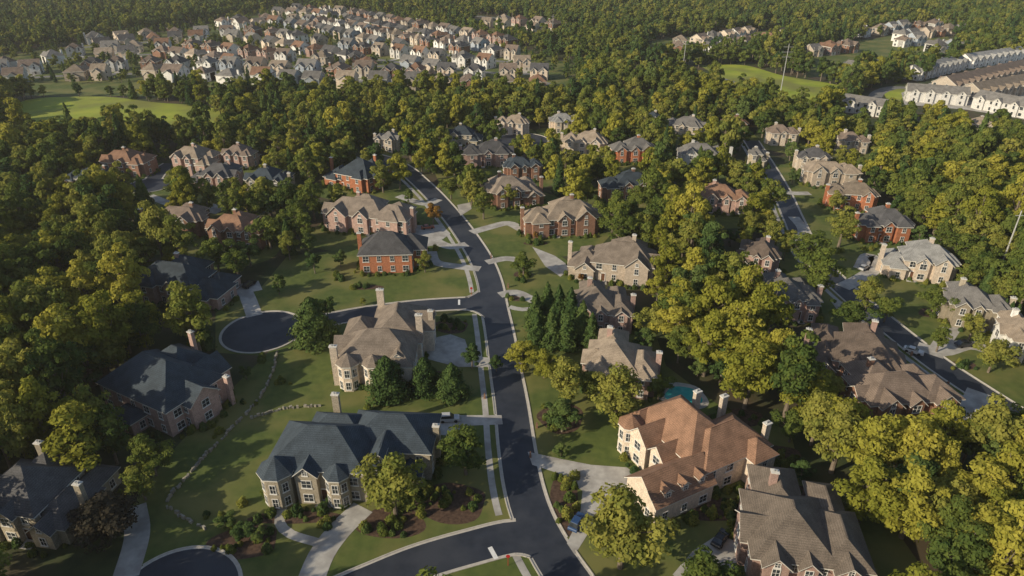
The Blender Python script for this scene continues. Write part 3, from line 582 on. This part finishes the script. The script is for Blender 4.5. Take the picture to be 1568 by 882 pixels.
OPEN=[[(150,1000),(175,760),(250,690),(330,610),(395,545),(340,520),(330,470),(395,430),(440,392),(545,392),(560,340),(600,290),(660,300),(760,330),(810,360),(900,420),(1000,500),(1030,560),(1100,600),(1210,650),(1260,740),(1350,760),(1450,1000)],
 [(1176,250),(1240,270),(1270,330),(1340,385),(1390,440),(1480,470),(1568,560),(1600,660),(1560,700),(1440,590),(1300,490),(1200,350)],[(195,280),(280,255),(300,300),(345,300),(345,325),(230,330)],
 [(1375,170),(1370,140),(1480,100),(1700,70),(1700,220),(1480,180)],[(1280,165),(1350,165),(1360,190),(1290,185)]]
FP=[W(l) for l in FIELDS]; OP=[W(l) for l in OPEN]
P=grid(25,475,6.6,.86,35)
dirn=P/np.linalg.norm(P,axis=1)[:,None]
bad=np.zeros(len(P),bool)
for t in (0,5,9): bad|=infoot(P+dirn*t,2.2)
for t in (13,17): bad|=infoot(P+dirn*t,.6)
bad|=infoot(P+dirn*21,.3)&(P[:,1]>150)&(P[:,1]<300)
for q in YARDS: bad|=inpoly(P,q)&(NR.rand(len(P))<.8)
for C,w in cents:
    for t in (0,5,9): bad|=segdist(P+dirn*t,C)<w/2+3.0
for C,w in farc:
    for t in (0,10,20,28): bad|=segdist(P+dirn*t,C)<w/2+4
for q in OP: bad|=inpoly(P,q)
for q in OP[3:]:
    for t in (10,20,28): bad|=inpoly(P+dirn*t,q)
for q in FP:
    for t in (0,8,16,24,32): bad|=inpoly(P+dirn*t,q)
for q in DR: bad|=inpoly(P,q)
for x,y,r in TREES: bad|=np.hypot(P[:,0]-x,P[:,1]-y)<r*.75
SUB=W([(-60,142),(-60,90),(130,64),(330,33),(430,12),(560,18),(700,48),(800,72),(885,98),(885,142),(500,142)])
def nearsub(P,e1,e2):
    b=np.zeros(len(P),bool)
    for C in SC: b|=segdist(P,C)<e1
    for q in hp: b|=np.hypot(P[:,0]-q[0],P[:,1]-q[1])<e2
    return b
bad|=nearsub(P,8,10)|inpoly(P,SUB)|inpoly(P+dirn*14,SUB)
nb=np.sin(P[:,0]*.045+1)*np.sin(P[:,1]*.037)+.6*np.sin(P[:,0]*.11+P[:,1]*.07)
bad|=(NR.rand(len(P))<.1)
P=P[~bad]; nb=nb[~bad]
sz=NR.uniform(.6,1.28,len(P))*(1+.13*nb)
lf=(P[:,0]<-58)&(P[:,1]<170); sz[lf]=np.maximum(sz[lf],.85)*1.25
near=P[:,1]<235
def pick(nd,ny,nk,nc,q):
    r=R.random()
    if r<.56: return R.randrange(nd)
    if r<.8: return nd+R.randrange(ny)
    if r<.9: return nd+ny+R.randrange(nk)
    return nd+ny+nk+R.randrange(nc)
gn('forest_trees',P[near],sz[near],[pick(5,2,2,2,0) for _ in P[near]],DEC+YEL[:2]+DRK+CON[:2])
gn('background_woodland',P[~near],sz[~near],[R.choice([0,1,2,3,4,5,6,0,1,2,3,4,4,7]) for _ in P[~near]],MID)
P=grid(475,1700,9.0,.84,60)
bad=nearsub(P,9,10.5)
dirn=P/np.linalg.norm(P,axis=1)[:,None]
for C,w in farc:
    for t in (0,14,28): bad|=segdist(P+dirn*t,C)<w/2+5
for q in FP+OP[3:]: 
    for t in (0,15,28): bad|=inpoly(P+dirn*t,q)
insub=inpoly(P,SUB); bad|=insub&(NR.rand(len(P))<.3)
for t in (14,28): bad|=inpoly(P+dirn*t,SUB)&~insub
for l in ([(985,82),(1000,62),(1190,46),(1195,60),(1070,82)],[(1235,112),(1245,76),(1440,42),(1480,76),(1350,100)],[(725,30),(860,40),(860,58),(730,48)]):
    q=W(l)
    for t in (0,16,32): bad|=inpoly(P+dirn*t,q)
bad|=(NR.rand(len(P))<.06)
insub=insub[~bad]; P=P[~bad]
sz=NR.uniform(.75,1.4,len(P)); sz[insub]*=.52
gn('distant_forest',P,sz,[R.randrange(6) for _ in P],FAR)
P=[];S=[]
for ox,oy,an,x0,y0,x1,y1 in FOOT:
    if math.hypot(ox,oy)>330: continue
    c,s=math.cos(an),math.sin(an)
    for a,b,n in (((x0,y0),(x1,y0),(0,-1)),((x0,y0),(x0,y1),(-1,0)),((x1,y0),(x1,y1),(1,0))):
        L=math.hypot(b[0]-a[0],b[1]-a[1]); q=.8
        while q<L:
            x=a[0]+(b[0]-a[0])*q/L+n[0]*R.uniform(1.1,1.9); y=a[1]+(b[1]-a[1])*q/L+n[1]*R.uniform(1.1,1.9)
            P.append((ox+x*c-y*s,oy+x*s+y*c)); S.append(R.uniform(.5,1.4)); q+=R.uniform(1.1,3.2)
for u,v,a,b in BEDS:
    c=G(u,v)
    for _ in range(int(a*b*.6)+3):
        P.append((c[0]+R.uniform(-.8,.8)*a,c[1]+R.uniform(-.8,.8)*b)); S.append(R.uniform(.4,1.3))
for l in LAWNS[:4]:
    q=W(l); x0,y0=q.min(0); x1,y1=q.max(0); y1=min(y1,300)
    for _ in range(26):
        c=np.array([R.uniform(x0,x1),R.uniform(y0,y1)])
        if not inpoly(c,q)[0] or any(segdist(c,C)[0]<w/2+4 for C,w in cents): continue
        for _ in range(R.randrange(2,7)): P.append((c[0]+R.gauss(0,1.8),c[1]+R.gauss(0,1.2))); S.append(R.uniform(.5,1.5))
P=np.array(P); S=np.array(S); ok=~infoot(P,.5)
for q in DR: ok&=~inpoly(P,q)
P=P[ok];S=S[ok]
ex=[G(*p) for p in [(415,788),(455,786),(495,783),(525,775),(868,742),(872,765),(868,790),(880,730),(600,800),(640,760),(700,498),(680,490),(810,372),(822,375),(1060,800),(1090,790),(1120,776),(1150,762),(1180,748),(1195,738)]]
P=np.vstack([P,ex]); S=np.concatenate([S,[1.5]*len(ex)])
gn('foundation_shrubs',P,S,[R.randrange(3) for _ in P],SHR)
# ------------------------------------------------------------ cars
def car(u,v,ang,colr,suv=False):
    m=mat('car_paint',colr,colr,1,rough=.25,spec=.6); V=[];Fc=[];mi=[]
    H=1.75 if suv else 1.45
    prof=[(-2.3,.35),(-2.35,.75),(-2.2,.95),(-1.9,1.02),(1.0,1.02),(2.1,.85),(2.32,.65),(2.3,.35)]
    for sy in (-.9,.9): V+=[(x,sy*(.96 if z>.9 else 1),z) for x,z in prof]
    n=len(prof); Fc+=[tuple(range(n)),tuple(range(n,2*n))]+[(i,(i+1)%n,n+(i+1)%n,n+i) for i in range(n)]; mi+=[0]*(n+2)
    k=len(V); b=[(-2.0 if suv else -1.8,1.021),(-1.55 if suv else -1.1,H-.05),(.25,H-.05),(1.05,1.021)]
    for sy,f in ((-.84,.8),(.84,.8)): V+=[(x,sy*(1 if z<1.1 else f),z) for x,z in b]
    Fc+=[(k,k+1,k+2,k+3),(k+4,k+5,k+6,k+7),(k,k+1,k+5,k+4),(k+2,k+3,k+7,k+6)]; mi+=[1]*4
    k=len(V)
    for z,e in ((H-.049,0),(H+.02,-.06)): V+=[(b[1][0]-.02-e,-.7-e,z),(.27+e,-.7-e,z),(.27+e,.7+e,z),(b[1][0]-.02-e,.7+e,z)]
    Fc+=[(k,k+1,k+5,k+4),(k+1,k+2,k+6,k+5),(k+2,k+3,k+7,k+6),(k+3,k,k+4,k+7),(k+4,k+5,k+6,k+7)]; mi+=[0]*5
    for wx in (-1.4,1.4):
        for sy in (-.93,.72):
            k=len(V)
            for yy in (sy,sy+.21): V+=[(wx+.34*math.cos(a),yy,.34+.34*math.sin(a)) for a in np.arange(12)*math.pi/6]
            Fc+=[(k+i,k+(i+1)%12,k+12+(i+1)%12,k+12+i) for i in range(12)]+[tuple(range(k,k+12)),tuple(range(k+12,k+24))]; mi+=[2]*14
    ob=mesh_obj('parked_suv' if suv else 'parked_car',V,Fc,[m,M['glass'],M['tyre']],mi); x,y=G(u,v); ob.location=(x,y,.06); ob.rotation_euler=(0,0,math.radians(ang))
    bv=ob.modifiers.new('b','BEVEL'); bv.width=.05; bv.segments=2; bv.limit_method='ANGLE'
car(884,803,60,(.03,.07,.17),True); car(1103,828,50,(.012,.013,.015)); car(688,644,5,(.5,.5,.5),True); car(357,440,20,(.4,.42,.45)); car(382,438,70,(.02,.02,.025),True)
car(1562,405,-40,(.5,.5,.5)); car(1556,392,-40,(.05,.06,.08)); car(1310,470,20,(.3,.3,.3)); car(655,350,15,(.35,.1,.06)); car(1322,412,40,(.4,.4,.4))
car(1476,530,10,(.05,.05,.06),True); car(1398,540,-38,(.6,.6,.6)); car(1500,640,70,(.5,.5,.52),True)
def pole(u,v,h,arms,name='utility_pole'):
    x,y=G(u,v); V=[];Fc=[]; tube(V,Fc,(0,0,0),(0,0,h),.3,.16,8)
    for z,w in arms: tube(V,Fc,(-w,0,z),(w,0,z),.13,.1,5)
    ob=mesh_obj(name,V,Fc,[M['metal']]); ob.location=(x,y,0)
pole(1195,142,30,[(28,3),(25,3.5),(22,3)]); pole(1045,112,22,[(20,2.5)]); pole(1530,415,20,[(18.5,1.3)]); pole(846,60,22,[(20,2)])
def post(u,v,name):
    x,y=G(u,v); V=[];Fc=[]; tube(V,Fc,(0,0,0),(0,0,2.6),.05,.05,6); k=len(V)
    for yy in (-.02,.02): V+=[(.38*math.cos(a),yy-.06,2.3+.38*math.sin(a)) for a in np.arange(8)*math.pi/4+.39]
    Fc+=[tuple(range(k,k+8)),tuple(range(k+8,k+16))]+[(k+i,k+(i+1)%8,k+8+(i+1)%8,k+8+i) for i in range(8)]
    ob=mesh_obj(name,V,Fc,[mat('sign_paint',(.45,.02,.02),(.5,.03,.03),2)]); ob.location=(x,y,0)
post(778,866,'stop_sign'); post(722,452,'stop_sign')
def mailbox(u,v):
    x,y=G(u,v); V=[];Fc=[]; rbox(V,Fc,(0,0),(.45,.5,1.05),0); rbox(V,Fc,(0,0),(.3,.55,.3),0,1.06)
    ob=mesh_obj('mailbox',V,Fc,[WL['brown']]); ob.location=(x,y,0)
for p in [(822,655),(742,610),(752,395),(812,700),(778,440),(1450,592),(1395,545)]: mailbox(*p)
# ------------------------------------------------------------ atmosphere haze (real volume around the whole site)
bx=[(x,y,z) for z in (-1,190) for x,y in ((-3900,-550),(3900,-550),(3900,6900),(-3900,6900))]
hz=mesh_obj('atmosphere_haze',bx,[(0,3,2,1),(4,5,6,7),(0,1,5,4),(1,2,6,5),(2,3,7,6),(3,0,4,7)],[])
hm=bpy.data.materials.new('haze_air'); t_,N,L=nt(hm); o_=N.new('ShaderNodeOutputMaterial'); vs=N.new('ShaderNodeVolumeScatter'); vs.inputs['Density'].default_value=.00011; vs.inputs['Color'].default_value=(1,.97,.92,1); vs.inputs['Anisotropy'].default_value=.2
L.new(vs.outputs[0],o_.inputs['Volume']); hz.data.materials.append(hm)
# ------------------------------------------------------------ light & camera
EL=math.radians(24.5)
sv=Vector((-.89,-.46,0)).normalized()*math.cos(EL); sv.z=math.sin(EL)
sl=bpy.data.lights.new('sun','SUN'); sl.energy=5.0; sl.angle=math.radians(.5); sl.color=(1,.87,.65); so=bpy.data.objects.new('sun',sl); COL.objects.link(so); so.rotation_euler=sv.to_track_quat('Z','Y').to_euler()
w=bpy.data.worlds.new('World'); scene.world=w; w.use_nodes=True; N=w.node_tree.nodes; L=w.node_tree.links; bg=N['Background']; sk=N.new('ShaderNodeTexSky'); sk.sky_type='NISHITA'; sk.sun_disc=False
sk.sun_elevation=EL; sk.sun_rotation=math.atan2(sv.x,sv.y); L.new(sk.outputs[0],bg.inputs[0]); bg.inputs[1].default_value=.11
cd=bpy.data.cameras.new('camera'); co=bpy.data.objects.new('camera',cd); COL.objects.link(co); co.location=(0,0,CH); co.rotation_euler=(math.radians(90-28),0,0)
cd.sensor_width=36; cd.lens=36*F/1568; cd.clip_end=12000; cd.clip_start=.5; scene.camera=co
scene.view_settings.view_transform='Standard'; scene.view_settings.look='None'; scene.view_settings.exposure=0
print('houses',k,'objs',len(bpy.data.objects))
